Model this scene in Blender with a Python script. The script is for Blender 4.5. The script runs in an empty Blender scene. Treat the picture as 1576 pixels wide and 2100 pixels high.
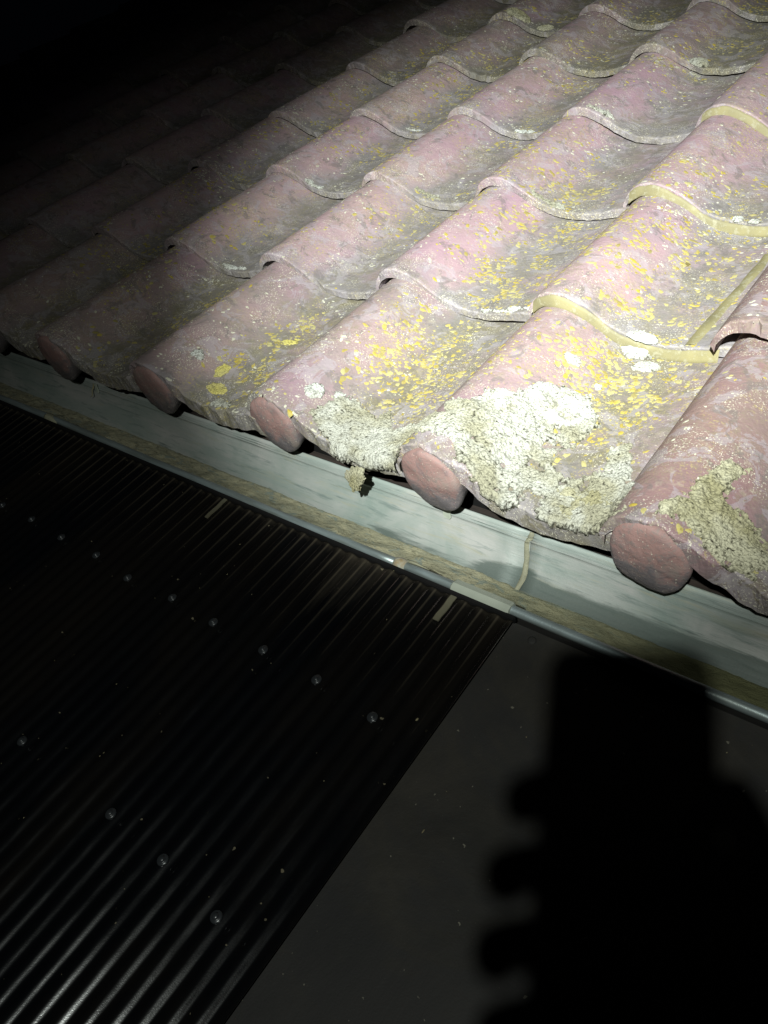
import bpy, bmesh, math, random
import numpy as np
from mathutils import Vector, Matrix
sc = bpy.context.scene
COL = sc.collection

# ------------------------------------------------------------------ camera
CAM = Vector((1.21213, -0.37910, 0.40564))
RX = Vector((0.77257375, 0.6348888, 0.00678361))
DN = Vector((0.28900241, -0.34212353, -0.89410799))
FW = Vector((-0.56533832, 0.69272484, -0.44780005))
cd = bpy.data.cameras.new('camera'); cam = bpy.data.objects.new('camera', cd); COL.objects.link(cam)
mw = Matrix((RX, -DN, -FW)).transposed().to_4x4(); mw.translation = CAM
cam.matrix_world = mw
cd.sensor_fit = 'HORIZONTAL'; cd.sensor_width = 36; cd.lens = 36 * 1598 / 1576
cd.clip_start = 0.005; cd.clip_end = 60
sc.camera = cam

# ------------------------------------------------------------------ night sky
wd = bpy.data.worlds.new('World'); sc.world = wd; wd.use_nodes = True
bg = wd.node_tree.nodes['Background']
bg.inputs[0].default_value = (0.35, 0.45, 0.7, 1); bg.inputs[1].default_value = 0.0012

# ------------------------------------------------------------------ torch held behind the phone
LD = 0.80
LP = CAM + (RX * -0.3666 + DN * -0.2196 - FW) * LD
def spot(name, target, size, blend, energy, col, rad):
    l = bpy.data.lights.new(name, 'SPOT'); l.spot_size = math.radians(size); l.spot_blend = blend
    l.energy = energy; l.color = col; l.shadow_soft_size = rad
    o = bpy.data.objects.new(name, l); COL.objects.link(o); o.location = LP
    o.rotation_euler = (Vector(target) - LP).to_track_quat('-Z', 'Y').to_euler()
TH = math.radians(23)
def roofw(u, v, n=0): return (u, math.cos(TH) * v - math.sin(TH) * n, math.sin(TH) * v + math.cos(TH) * n)
spot('torch_beam', roofw(0.655, 0.74), 37, 1.0, 590, (0.93, 1.0, 0.95), 0.013)
spot('torch_spill', roofw(0.86, 0.26), 75, 1.0, 38, (0.93, 1.0, 0.93), 0.013)
vs = sc.view_settings
vs.view_transform = 'Standard'; vs.look = 'None'; vs.gamma = 1; vs.exposure = 0
vs.use_curve_mapping = False

# ------------------------------------------------------------------ helpers
rnd = random.Random(5)
def tag(o, label=None, cat=None, group=None, kind=None):
    if label: o['label'] = label
    if cat: o['category'] = cat
    if group: o['group'] = group
    if kind: o['kind'] = kind
    return o
def empty(name, loc=(0, 0, 0)):
    o = bpy.data.objects.new(name, None); COL.objects.link(o); o.location = loc; o.empty_display_size = .02; return o
def mesh(name, V, F, mat, parent=None, smooth=True, attrs=None):
    me = bpy.data.meshes.new(name)
    me.from_pydata([tuple(map(float, p)) for p in V], [], [tuple(map(int, f)) for f in F])
    if smooth: me.polygons.foreach_set('use_smooth', [True] * len(me.polygons))
    if attrs:
        for k, a in attrs.items():
            at = me.attributes.new(k, 'FLOAT', 'POINT'); at.data.foreach_set('value', np.asarray(a, dtype=np.float32))
    me.materials.append(mat); me.update()
    o = bpy.data.objects.new(name, me); COL.objects.link(o)
    if parent: o.parent = parent
    return o
def hsh(i, j, s):
    x = np.sin(i * 127.1 + j * 311.7 + s * 74.7) * 43758.5453
    return x - np.floor(x)
def vnoise(x, y, s=0):
    x = np.asarray(x, float); y = np.asarray(y, float)
    i = np.floor(x); j = np.floor(y); a = x - i; b = y - j
    a = a * a * (3 - 2 * a); b = b * b * (3 - 2 * b)
    return (hsh(i, j, s) * (1 - a) + hsh(i + 1, j, s) * a) * (1 - b) + (hsh(i, j + 1, s) * (1 - a) + hsh(i + 1, j + 1, s) * a) * b
def fbm(x, y, s=0, o=4):
    t = 0; w = .5
    for k in range(o): t = t + w * vnoise(x * 2 ** k, y * 2 ** k, s + k * 13.1); w *= .5
    return t / (1 - .5 ** o)
def worley(x, y, s=0):
    x = np.asarray(x, float); y = np.asarray(y, float)
    i = np.floor(x); j = np.floor(y); d = np.full(x.shape, 9.)
    for a in (-1, 0, 1):
        for b in (-1, 0, 1):
            px = i + a + hsh(i + a, j + b, s); py = j + b + hsh(i + a, j + b, s + 5)
            d = np.minimum(d, np.hypot(px - x, py - y))
    return d
def sdpoly(x, y, P):
    P = np.array(P); d = np.full(x.shape, 9.); ins = np.zeros(x.shape, bool)
    for k in range(len(P)):
        a = P[k]; b = P[(k + 1) % len(P)]; e = b - a
        t = np.clip(((x - a[0]) * e[0] + (y - a[1]) * e[1]) / (e @ e + 1e-12), 0, 1)
        d = np.minimum(d, np.hypot(x - a[0] - t * e[0], y - a[1] - t * e[1]))
        c = (a[1] > y) != (b[1] > y)
        with np.errstate(divide='ignore', invalid='ignore'):
            xi = a[0] + (y - a[1]) * e[0] / (e[1] if abs(e[1]) > 1e-9 else 1e-9)
        ins ^= c & (x < xi)
    return np.where(ins, d, -d)

# ------------------------------------------------------------------ materials
class NT:
    def __init__(s, name):
        s.m = bpy.data.materials.new(name); s.m.use_nodes = True; s.t = s.m.node_tree
        s.b = s.t.nodes['Principled BSDF']
    def n(s, typ, **k):
        o = s.t.nodes.new(typ)
        for a, v in k.items():
            if a.startswith('i_'):
                o.inputs[a[2:].replace('_', ' ')].default_value = v
            else: setattr(o, a, v)
        return o
    def l(s, a, b): s.t.links.new(a, b)
    def coord(s, scale=(1, 1, 1), kind='Object'):
        tc = s.n('ShaderNodeTexCoord'); mp = s.n('ShaderNodeMapping'); mp.inputs['Scale'].default_value = scale
        s.l(tc.outputs[kind], mp.inputs[0]); return mp.outputs[0]
    def noise(s, c, scale, detail=5, rough=.55, dist=0):
        o = s.n('ShaderNodeTexNoise'); o.inputs['Scale'].default_value = scale; o.inputs['Detail'].default_value = detail
        o.inputs['Roughness'].default_value = rough; o.inputs['Distortion'].default_value = dist; s.l(c, o.inputs['Vector']); return o.outputs['Fac']
    def ramp(s, f, *st):
        o = s.n('ShaderNodeValToRGB'); e = o.color_ramp.elements
        while len(e) < len(st): e.new(.5)
        for k, (p, c) in enumerate(st):
            e[k].position = p; e[k].color = (*c, 1) if isinstance(c, tuple) else (c, c, c, 1)
        s.l(f, o.inputs[0]); return o.outputs[0]
    def mix(s, f, a, b, mode='MIX'):
        o = s.n('ShaderNodeMix', data_type='RGBA', blend_type=mode)
        for v, i in ((f, 0), (a, 6), (b, 7)):
            if isinstance(v, (int, float)): o.inputs[i].default_value = v
            elif isinstance(v, tuple): o.inputs[i].default_value = (*v, 1)
            else: s.l(v, o.inputs[i])
        return o.outputs[2]
    def math(s, op, a, b=0.):
        o = s.n('ShaderNodeMath', operation=op)
        for v, i in ((a, 0), (b, 1)):
            if isinstance(v, (int, float)): o.inputs[i].default_value = v
            else: s.l(v, o.inputs[i])
        return o.outputs[0]
    def attr(s, name): return s.n('ShaderNodeAttribute', attribute_name=name).outputs['Fac']
    def bump(s, h, strength=.4, dist=.001, prev=None):
        o = s.n('ShaderNodeBump'); o.inputs['Strength'].default_value = strength; o.inputs['Distance'].default_value = dist
        s.l(h, o.inputs['Height'])
        if prev is not None: s.l(prev, o.inputs['Normal'])
        return o.outputs[0]
    def fin(s, col=None, rough=.8, nrm=None, metal=0, spec=.3):
        if col is not None:
            if isinstance(col, tuple): s.b.inputs['Base Color'].default_value = (*col, 1)
            else: s.l(col, s.b.inputs['Base Color'])
        if isinstance(rough, (int, float)): s.b.inputs['Roughness'].default_value = rough
        else: s.l(rough, s.b.inputs['Roughness'])
        if nrm is not None: s.l(nrm, s.b.inputs['Normal'])
        s.b.inputs['Metallic'].default_value = metal; s.b.inputs['Specular IOR Level'].default_value = spec
        return s.m

def mat_tile(name, pink=(.345, .242, .243), grey=(.215, .195, .203), dirt=.5):
    t = NT(name); c = t.coord()
    rid = t.n('ShaderNodeObjectInfo').outputs['Random']
    off = t.n('ShaderNodeVectorMath', operation='ADD'); t.l(c, off.inputs[0])
    cb = t.n('ShaderNodeCombineXYZ'); t.l(t.math('MULTIPLY', rid, 7.), cb.inputs[2]); t.l(cb.outputs[0], off.inputs[1]); c2 = off.outputs[0]
    n1 = t.noise(c2, 9, 6, .6, .4); n2 = t.noise(c2, 38, 6, .65, .3); n3 = t.noise(c2, 260, 4, .6); n4 = t.noise(c2, 4, 3, .5)
    val = t.attr('valley')
    # weathered grey film, thick in the troughs and over the old lower ends
    f = t.math('ADD', t.math('MULTIPLY', val, .30), t.math('MULTIPLY', n1, .9))
    f = t.math('ADD', f, t.math('MULTIPLY', n2, .35))
    f = t.math('ADD', f, t.math('MULTIPLY', t.attr('low'), .16))
    g = t.ramp(f, (.60, 0.), (.95, 1.))
    tint = t.mix(t.ramp(n4, (.35, 0.), (.65, 1.)), pink, tuple(x * y for x, y in zip(pink, (.92, .84, 1.02))))
    base = t.mix(g, tint, grey)
    olive = t.ramp(t.math('ADD', t.math('MULTIPLY', n2, .8), t.math('MULTIPLY', val, .22)), (.52, 0.), (.72, 1.))
    base = t.mix(t.math('MULTIPLY', olive, dirt), base, (.155, .135, .085))
    br = t.ramp(t.noise(c2, 75, 5, .7, .6), (.56, 0.), (.66, 1.))
    base = t.mix(t.math('MULTIPLY', br, .35), base, (.36, .31, .24))
    wr = t.ramp(t.noise(c2, 190, 6, .75, 1.2), (.46, 0.), (.56, 1.)); wm = t.ramp(t.noise(c2, 13, 5, .65, .5), (.44, 0.), (.60, 1.))
    base = t.mix(t.math('MULTIPLY', t.math('MULTIPLY', wr, wm), .6), base, (.21, .18, .12))
    ym = t.ramp(t.noise(c2, 10, 5, .65, .5), (.50, 0.), (.64, 1.)); ys = t.ramp(t.noise(c2, 330, 4, .65, .6), (.55, 0.), (.60, 1.))
    base = t.mix(t.math('MULTIPLY', t.math('MULTIPLY', ym, ys), .85), base, (.40, .33, .12))
    lav = t.ramp(t.noise(c2, 26, 7, .7, 1.), (.535, 0.), (.555, 1.)); base = t.mix(t.math('MULTIPLY', lav, .38), base, (.34, .31, .345))
    gr = t.ramp(t.noise(c2, 33, 7, .72, .8), (.55, 0.), (.60, 1.)); base = t.mix(t.math('MULTIPLY', gr, .55), base, (.135, .12, .115))
    # pale crumbs of starting lichen
    sp = t.ramp(t.noise(c2, 520, 3, .6), (.58, 0.), (.64, 1.))
    sm = t.ramp(t.math('ADD', t.noise(c2, 21, 4, .6), t.math('MULTIPLY', t.attr('low'), .055)), (.47, 0.), (.60, 1.))
    base = t.mix(t.math('MULTIPLY', t.math('MULTIPLY', sp, sm), .8), base, (.62, .58, .46))
    dk = t.ramp(t.noise(c2, 17, 3, .5), (.70, 0.), (.76, 1.))
    base = t.mix(t.math('MULTIPLY', dk, .5), base, (.10, .09, .10))
    b = t.bump(n3, .5, .0009); b = t.bump(n2, .5, .004, b)
    rr = t.ramp(n2, (.3, .55), (.7, .85))
    return t.fin(base, rr, b, spec=.25)
M_tile = mat_tile('weathered_pink_tile')
M_tile_dim = mat_tile('dimmed_algae_tile', (.25, .185, .175), (.14, .13, .115), .8)  # algae-browned upper rows, colour darkened further to imitate the beam falling off
M_tile_eave = mat_tile('grimy_eave_tile', (.285, .205, .198), (.18, .165, .158), .9)
M_tile_smooth = mat_tile('smooth_red_tile', (.235, .150, .138), (.165, .13, .13), .6)

def mat_disc():
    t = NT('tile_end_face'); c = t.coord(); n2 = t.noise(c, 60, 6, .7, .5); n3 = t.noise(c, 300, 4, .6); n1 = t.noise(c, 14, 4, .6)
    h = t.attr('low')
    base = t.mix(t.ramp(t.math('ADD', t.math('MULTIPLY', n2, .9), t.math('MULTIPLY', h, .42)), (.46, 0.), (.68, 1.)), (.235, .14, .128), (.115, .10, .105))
    base = t.mix(t.math('MULTIPLY', t.ramp(t.noise(c, 150, 6, .75, .8), (.52, 0.), (.60, 1.)), .7), base, (.17, .14, .13))
    base = t.mix(t.ramp(n1, (.58, 0.), (.7, 1.)), base, (.2, .16, .14))
    base = t.mix(t.ramp(t.noise(c, 420, 3, .6), (.66, 0.), (.71, 1.)), base, (.5, .44, .36))
    b = t.bump(n3, .5, .0008); b = t.bump(n2, .5, .003, b)
    return t.fin(base, .7, b, spec=.3)
M_disc = mat_disc()
def mat_olive():
    t = NT('olive_sealant'); c = t.coord(); n2 = t.noise(c, 30, 4, .5); n3 = t.noise(c, 180, 4, .6)
    base = t.mix(t.ramp(n2, (.35, 0.), (.65, 1.)), (.235, .205, .105), (.165, .145, .08))
    base = t.mix(t.math('MULTIPLY', t.ramp(t.noise(c, 120, 5, .7), (.52, 0.), (.62, 1.)), .6), base, (.30, .28, .20))
    return t.fin(base, .62, t.bump(n3, .25, .001), spec=.35)
M_olive = mat_olive()
def mat_crust(name, pale, mid, deep):
    t = NT(name); c = t.coord(); h = t.attr('h'); n1 = t.noise(c, 20, 4, .6); n3 = t.noise(c, 620, 3, .6); n2 = t.noise(c, 120, 4, .65)
    top = t.mix(t.ramp(n1, (.42, 0.), (.60, 1.)), pale, mid)
    f = t.math('ADD', h, t.math('MULTIPLY', t.math('SUBTRACT', n2, .5), .7))
    f = t.math('ADD', f, t.math('MULTIPLY', t.math('SUBTRACT', n3, .5), .5))
    base = t.mix(t.ramp(f, (.16, 0.), (.46, 1.)), deep, top)
    vo = t.n('ShaderNodeTexVoronoi'); vo.inputs['Scale'].default_value = 430; vo.inputs['Randomness'].default_value = 1
    wob = t.n('ShaderNodeVectorMath', operation='ADD'); t.l(c, wob.inputs[0]); nz = t.n('ShaderNodeTexNoise'); nz.inputs['Scale'].default_value = 260; t.l(c, nz.inputs['Vector'])
    sc_ = t.n('ShaderNodeVectorMath', operation='SCALE'); t.l(nz.outputs['Color'], sc_.inputs[0]); sc_.inputs['Scale'].default_value = .004; t.l(sc_.outputs[0], wob.inputs[1]); t.l(wob.outputs[0], vo.inputs['Vector'])
    base = t.mix(t.math('MULTIPLY', t.ramp(vo.outputs['Distance'], (.52, 0.), (.80, 1.)), .5), base, deep)
    inv = t.math('SUBTRACT', 1., vo.outputs['Distance'])
    return t.fin(base, .95, t.bump(n3, .5, .001, t.bump(inv, .6, .0012)), spec=.1)
M_crust = mat_crust('cream_lichen', (.375, .37, .325), (.27, .255, .185), (.05, .046, .034))
M_crust_w = mat_crust('white_lichen', (.48, .485, .455), (.39, .385, .345), (.10, .09, .07))
M_crust_o = mat_crust('olive_lichen', (.38, .36, .26), (.25, .23, .135), (.05, .045, .03))
M_crust_y = mat_crust('yellow_lichen', (.50, .44, .13), (.42, .38, .18), (.15, .12, .05))
def mat_fleck(name, a, b2, c3):
    t = NT(name); fr = t.attr('h'); c = t.coord(); n1 = t.noise(c, 55, 4, .6); n3 = t.noise(c, 420, 3, .6)
    base = t.mix(t.ramp(n1, (.4, 0.), (.62, 1.)), a, b2); base = t.mix(t.ramp(n3, (.52, 0.), (.70, 1.)), base, c3)
    base = t.mix(t.ramp(fr, (.55, 0.), (.95, .9)), base, b2); base = t.mix(t.ramp(fr, (.0, .8), (.35, 0.)), base, c3)
    return t.fin(base, .9, t.bump(n3, .5, .0008), spec=.15)
M_fleck = mat_fleck('yellow_fleck', (.40, .30, .05), (.37, .33, .16), (.22, .18, .07))
M_wfleck = mat_fleck('pale_fleck', (.60, .58, .48), (.46, .44, .34), (.26, .24, .16))

def mat_zinc():
    t = NT('weathered_zinc'); c = t.coord((1.6, 9, 9)); cf = t.coord((6, 60, 60)); c0 = t.coord()
    n1 = t.noise(c, 3.0, 6, .6, .8); n2 = t.noise(cf, 3, 6, .65, .4); n3 = t.noise(c0, 350, 4, .6); n4 = t.noise(c0, 8, 5, .6, .5)
    arc = t.attr('arc')   # 0 front bead, 1 back rim
    wet_shade = t.attr('wet_shade')
    base = t.mix(t.ramp(n1, (.38, 0.), (.60, 1.)), (.255, .285, .265), (.36, .355, .34))
    base = t.mix(t.ramp(n4, (.48, 0.), (.68, 1.)), base, (.21, .25, .228))
    base = t.mix(t.math('MULTIPLY', t.ramp(n2, (.54, 0.), (.70, 1.)), .8), base, (.12, .155, .145))
    base = t.mix(t.math('MULTIPLY', t.ramp(t.noise(t.coord((2.2, 22, 22)), 5, 6, .7, 1.), (.56, 0.), (.68, 1.)), .6), base, (.30, .29, .22))
    w = t.math('ADD', wet_shade, t.math('MULTIPLY', t.math('SUBTRACT', n1, .5), 1.3))
    w = t.math('ADD', w, t.math('MULTIPLY', t.math('SUBTRACT', n2, .5), .5))
    base = t.mix(t.math('MULTIPLY', t.ramp(w, (.42, 0.), (.58, 1.)), .85), base, (.07, .09, .08))
    d = t.math('ADD', t.attr('silt'), t.math('MULTIPLY', t.math('SUBTRACT', n2, .5), .9))
    base = t.mix(t.math('MULTIPLY', t.ramp(d, (.35, 0.), (.8, 1.)), .75), base, (.27, .25, .155))
    base = t.mix(t.attr('outer_shade'), base, (.012, .011, .010))  # outer face painted near black as the shade in the gap below the bead
    b = t.bump(n3, .3, .0005); b = t.bump(n2, .35, .0015, b)
    return t.fin(base, t.ramp(n2, (.3, .5), (.7, .68)), b, metal=.15, spec=.4)
M_zinc = mat_zinc()
def mat_zinc2():
    t = NT('zinc_bead'); c = t.coord((4, 40, 40)); n1 = t.noise(c, 4, 5, .6); n3 = t.noise(t.coord(), 500, 3)
    base = t.mix(t.ramp(n1, (.4, 0.), (.65, 1.)), (.33, .39, .40), (.22, .25, .24))
    return t.fin(base, .42, t.bump(n3, .3, .0004), metal=.55, spec=.5)
M_bead = mat_zinc2()
def simple(name, a, b2, sc_=40, rough=.7, spec=.3, bs=.4, bd=.001, metal=0, stretch=(1, 1, 1)):
    t = NT(name); c = t.coord(stretch); n1 = t.noise(c, sc_, 6, .62, .3); n3 = t.noise(t.coord(), sc_ * 9, 4, .6)
    base = t.mix(t.ramp(n1, (.35, 0.), (.65, 1.)), a, b2)
    return t.fin(base, rough, t.bump(n3, bs, bd), metal, spec)
M_silt = None
def mat_silt():
    t = NT('gutter_silt'); c = t.coord((1, 2.2, 2.2)); n1 = t.noise(c, 22, 7, .7, .8); n2 = t.noise(c, 90, 6, .7, .6); n3 = t.noise(t.coord(), 500, 4, .6)
    base = t.mix(t.ramp(n1, (.40, 0.), (.58, 1.)), (.38, .35, .235), (.27, .26, .185))
    base = t.mix(t.ramp(n2, (.52, 0.), (.66, 1.)), base, (.16, .15, .10))
    base = t.mix(t.math('MULTIPLY', t.ramp(t.noise(t.coord((1, 2, 2)), 34, 6, .7, 1.), (.56, 0.), (.61, 1.)), .8), base, (.20, .235, .21))
    base = t.mix(t.ramp(t.attr('wet_shade'), (.2, 0.), (.9, 1.)), base, (.13, .13, .065))
    return t.fin(base, .9, t.bump(n2, .6, .004, t.bump(n3, .5, .0015)), spec=.15)
M_silt = mat_silt()
M_solder = simple('solder_seam', (.27, .26, .18), (.16, .155, .11), 60, .7, .3, .5, .002)
M_sleeve = simple('grey_plastic_sleeve', (.34, .36, .30), (.28, .30, .25), 20, .55, .35, .15, .0005)
M_rust = simple('rusted_clip', (.27, .20, .11), (.34, .34, .29), 160, .7, .3, .6, .001)
M_wood = simple('dark_brown_board', (.055, .04, .034), (.025, .02, .018), 18, .85, .2, .5, .002, 0, (.3, 4, 4))
M_wall = simple('dark_wall', (.03, .028, .026), (.018, .017, .016), 12, .9, .1)
M_under = simple('roof_underlay', (.012, .011, .011), (.008, .008, .008), 12, .95, .05)
M_foam = simple('pale_foam_strip', (.115, .105, .07), (.085, .08, .055), 30, .9, .2)
M_phone = simple('black_phone_body', (.012, .012, .013), (.012, .012, .014), 20, .25, .5, .0, .0001)
M_glass = simple('phone_lens_glass', (.004, .004, .006), (.006, .006, .01), 20, .05, .6, .0, .0001)
M_skin = simple('skin', (.42, .25, .18), (.36, .20, .14), 60, .55, .35, .2, .0005)
M_sleevecloth = simple('dark_jacket_cloth', (.02, .021, .026), (.03, .03, .036), 90, .95, .1)
M_felt = None
def mat_felt():
    t = NT('flat_sheet'); c = t.coord(); n1 = t.noise(c, 7, 6, .65, .6); n2 = t.noise(c, 60, 5, .65); n3 = t.noise(c, 700, 3, .6)
    base = t.mix(t.ramp(n1, (.35, 0.), (.68, 1.)), (.022, .0205, .018), (.040, .036, .030))
    base = t.mix(t.math('MULTIPLY', t.ramp(t.noise(c, 3.2, 6, .7, 1.5), (.47, 0.), (.56, 1.)), .5), base, (.022, .022, .024))
    base = t.mix(t.math('MULTIPLY', t.ramp(n2, (.60, 0.), (.72, 1.)), .45), base, (.025, .025, .026))
    base = t.mix(t.ramp(t.noise(c, 190, 2, .5), (.74, 0.), (.77, 1.)), base, (.15, .14, .11))
    return t.fin(base, .72, t.bump(n3, .35, .0006, t.bump(n1, .3, .006)), spec=.25)
M_felt = mat_felt()
def mat_corr():
    t = NT('black_corrugated_plastic'); c = t.coord(); n1 = t.noise(t.coord((1, .25, 1)), 6, 6, .65, .6); n2 = t.noise(t.coord((1, .2, 1)), 70, 5, .65); n3 = t.noise(c, 900, 3, .6)
    base = t.mix(t.ramp(n1, (.45, 0.), (.7, 1.)), (.003, .0034, .0042), (.0085, .007, .0055))
    top = t.attr('lit_ribs')
    f = t.math('ADD', top, t.math('MULTIPLY', t.math('SUBTRACT', n2, .5), .8))
    base = t.mix(t.math('MULTIPLY', t.ramp(f, (.35, 0.), (1., 1.)), .9), base, (.048, .040, .029))
    base = t.mix(t.ramp(t.noise(c, 150, 2, .5), (.755, 0.), (.775, 1.)), base, (.14, .12, .08))
    return t.fin(base, t.ramp(n2, (.3, .10), (.7, .20)), t.bump(n3, .12, .0003), spec=1.)
M_corr = mat_corr()
M_washer = simple('clear_plastic_washer', (.03, .033, .036), (.02, .022, .025), 60, .3, .6, .1, .0003)
M_dead = simple('dry_debris', (.30, .26, .15), (.2, .17, .1), 90, .9, .1)

# ------------------------------------------------------------------ tiles (frame of the roof: u along eave, v up the slope, n out)
roof = empty('tiled_roof'); roof.rotation_euler = (TH, 0, 0)
tag(roof, 'weathered pink pantile roof slope with lichen above the gutter', 'roof')
PR = np.array([(-.042, -.030), (-.0405, -.024), (-.037, -.017), (-.031, -.0085), (-.024, -.002), (-.013, .0035), (0, .005), (.013, .0035), (.026, -.001), (.04, -.0075), (.052, -.0150), (.064, -.0235), (.076, -.0305),
               (.09, -.037), (.105, -.0412), (.122, -.0435), (.14, -.044), (.16, -.0425), (.18, -.039), (.196, -.035), (.208, -.0325), (.225, -.0335), (.24, -.035)])
def prof(rel): return np.interp(rel, PR[:, 0], PR[:, 1])
_x = np.linspace(-.042, .24, 400); _y = np.interp(_x, PR[:, 0], PR[:, 1])
_k = np.exp(-np.linspace(-2, 2, 9) ** 2); _k /= _k.sum()
_y = np.convolve(np.pad(_y, 4, mode='edge'), _k, 'valid')
def prof(rel): return np.interp(rel, _x, _y)
VF = {1: .253, 2: .550, 3: .832, 4: 1.094, 5: 1.372, 6: 1.635, 7: 1.905, 8: 2.18, 9: 2.45}
DAT = {(1, 1): (.018, .252), (2, 1): (.011, .258), (3, 1): (.010, .253), (4, 1): (.006, .247), (0, 2): (-.003, .552), (1, 2): (.007, .547), (2, 2): (0, .553), (3, 2): (.007, .551), (4, 2): (-.003, .533),
       (-1, 3): (-.002, .836), (0, 3): (-.001, .832), (1, 3): (.005, .826), (2, 3): (-.002, .830), (3, 3): (.001, .838), (-1, 4): (.018, 1.080), (0, 4): (.012, 1.088), (1, 4): (.011, 1.096), (2, 4): (.011, 1.091),
       (3, 4): (.001, 1.100), (-1, 5): (.028, 1.358), (0, 5): (.018, 1.371), (1, 5): (.008, 1.382), (2, 5): (.010, 1.374), (0, 6): (.024, 1.631), (1, 6): (.014, 1.634)}
def tinfo(c, r):
    if (c, r) in DAT: du, vf = DAT[(c, r)]
    else:
        q = random.Random(c * 31 + r * 7); du = .009 + q.uniform(-.004, .004); vf = VF[r] + q.uniform(-.005, .005)
    return c * .25 + du, vf
def lift(c, r, rel, dv):
    # the roll of one tile near the right edge stands off its neighbour
    if (c, r) == (4, 2): return .008 + .006 * np.clip((.05 - rel) / .09, 0, 1)
    return 0 * rel
def tile_n(c, r, u, v):
    u0, vf = tinfo(c, r); rel = u - u0; s = c * 17.3 + r * 5.1
    return prof(rel) - .0150 * (v - vf) / .278 + .0035 * (fbm(u * 9 + s, v * 7 + s, 3, 3) - .5) + lift(c, r, rel, v - vf)
CR = [(c, r) for r in range(1, 10) for c in range(-9, 7)]
def make_tile(c, r):
    u0, vf = tinfo(c, r)
    rel = np.interp(np.linspace(0, 1, 52), [0, .22, 1], [-.042, .02, .24])
    L = .345
    dv = np.r_[0, .0006, .002, .005, .01, .02, np.linspace(.035, L, 15)]
    drop = np.r_[.0022, .0009, .0002, 0, 0, 0, np.zeros(15)]
    lipv = .027 if r == 1 else .0120
    V = []; val = []; low = []
    RR, DV = np.meshgrid(rel, dv)
    U = u0 + RR; VV = vf + DV
    edge = .0022 * (fbm(U[0] * 90, U[0] * 0 + r * 9.7 + c, 8, 4) - .5) * 2
    edge = edge * (2.4 if r == 1 else 6. if (c, r) == (4, 2) else 1.2)
    ch = fbm(U[0] * 38 + r * 3.1, U[0] * 0 + c * 5.7, 18, 3); edge = edge + np.clip(ch - .66, 0, 1) * .05
    VV = VV + edge[None, :] * np.clip(1 - DV / .02, 0, 1)
    N = tile_n(c, r, U, vf + DV) - drop[:, None]
    top = np.stack([U, VV, N], -1)
    # pale rounded nose along the lower edge
    N2 = tile_n(c, r, U, vf + DV) - lipv * (np.interp(RR, [-.04, .03, .09, .17, .22], [1.15, 1.2, .9, .9, 1.15]) if r > 1 else np.clip(.55 + RR / .12, .6, 1))
    N2 = N2 + .0022 * (fbm(U * 120, VV * 120 + c * 3.3, 4, 3) - .5) * (DV < .004)
    VB = VV + (DV < .004) * (.0030 if r == 1 else .0012) * (fbm(U * 75 + 9, U * 0 + c * 2.2 + r, 28, 4) - .5) * 2 - (edge[None, :] * .7) * (DV < .004)
    N2 = N2 + (DV < .004) * (.007 if r == 1 else .010 if (c, r) == (4, 2) else .002) * (fbm(U * 50 + 3, U * 0 + c * 4.1, 38, 4) - .5)
    bot = np.stack([U, VB, N2], -1)
    bot[:, 0, 0] += .004
    nu, nv = len(rel), len(dv)
    V = np.concatenate([top.reshape(-1, 3), bot.reshape(-1, 3)])
    F = []
    O = nu * nv
    for j in range(nv - 1):
        for i in range(nu - 1):
            a = j * nu + i
            F.append((a, a + 1, a + nu + 1, a + nu)); F.append((O + a, O + a + nu, O + a + nu + 1, O + a + 1))
    for i in range(nu - 1): F.append((i, O + i, O + i + 1, i + 1))
    for j in range(nv - 1):
        a = j * nu; F.append((a, a + nu, O + a + nu, O + a)); a = j * nu + nu - 1; F.append((a, O + a, O + a + nu, a + nu))
    vl = np.clip((-prof(RR) - .02) / .024, 0, 1) * (RR > 0)
    lw = np.clip(1 - DV / .06, 0, 1) + np.clip((DV - .24) / .05, 0, 1) * .5
    at = {'valley': np.r_[vl.ravel(), vl.ravel()], 'low': np.r_[lw.ravel(), lw.ravel() + .4]}
    m = M_tile_smooth if (c, r) in ((4, 1), (4, 2), (5, 2), (4, 3)) else (M_tile_dim if r >= 5 else M_tile_eave if r == 1 else M_tile)
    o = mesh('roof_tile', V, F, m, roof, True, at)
    nf = 2 * (nu - 1) * (nv - 1)
    for k in range(nf, nf + nu - 1): o.data.polygons[k].use_smooth = False
    return o, u0, vf
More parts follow.
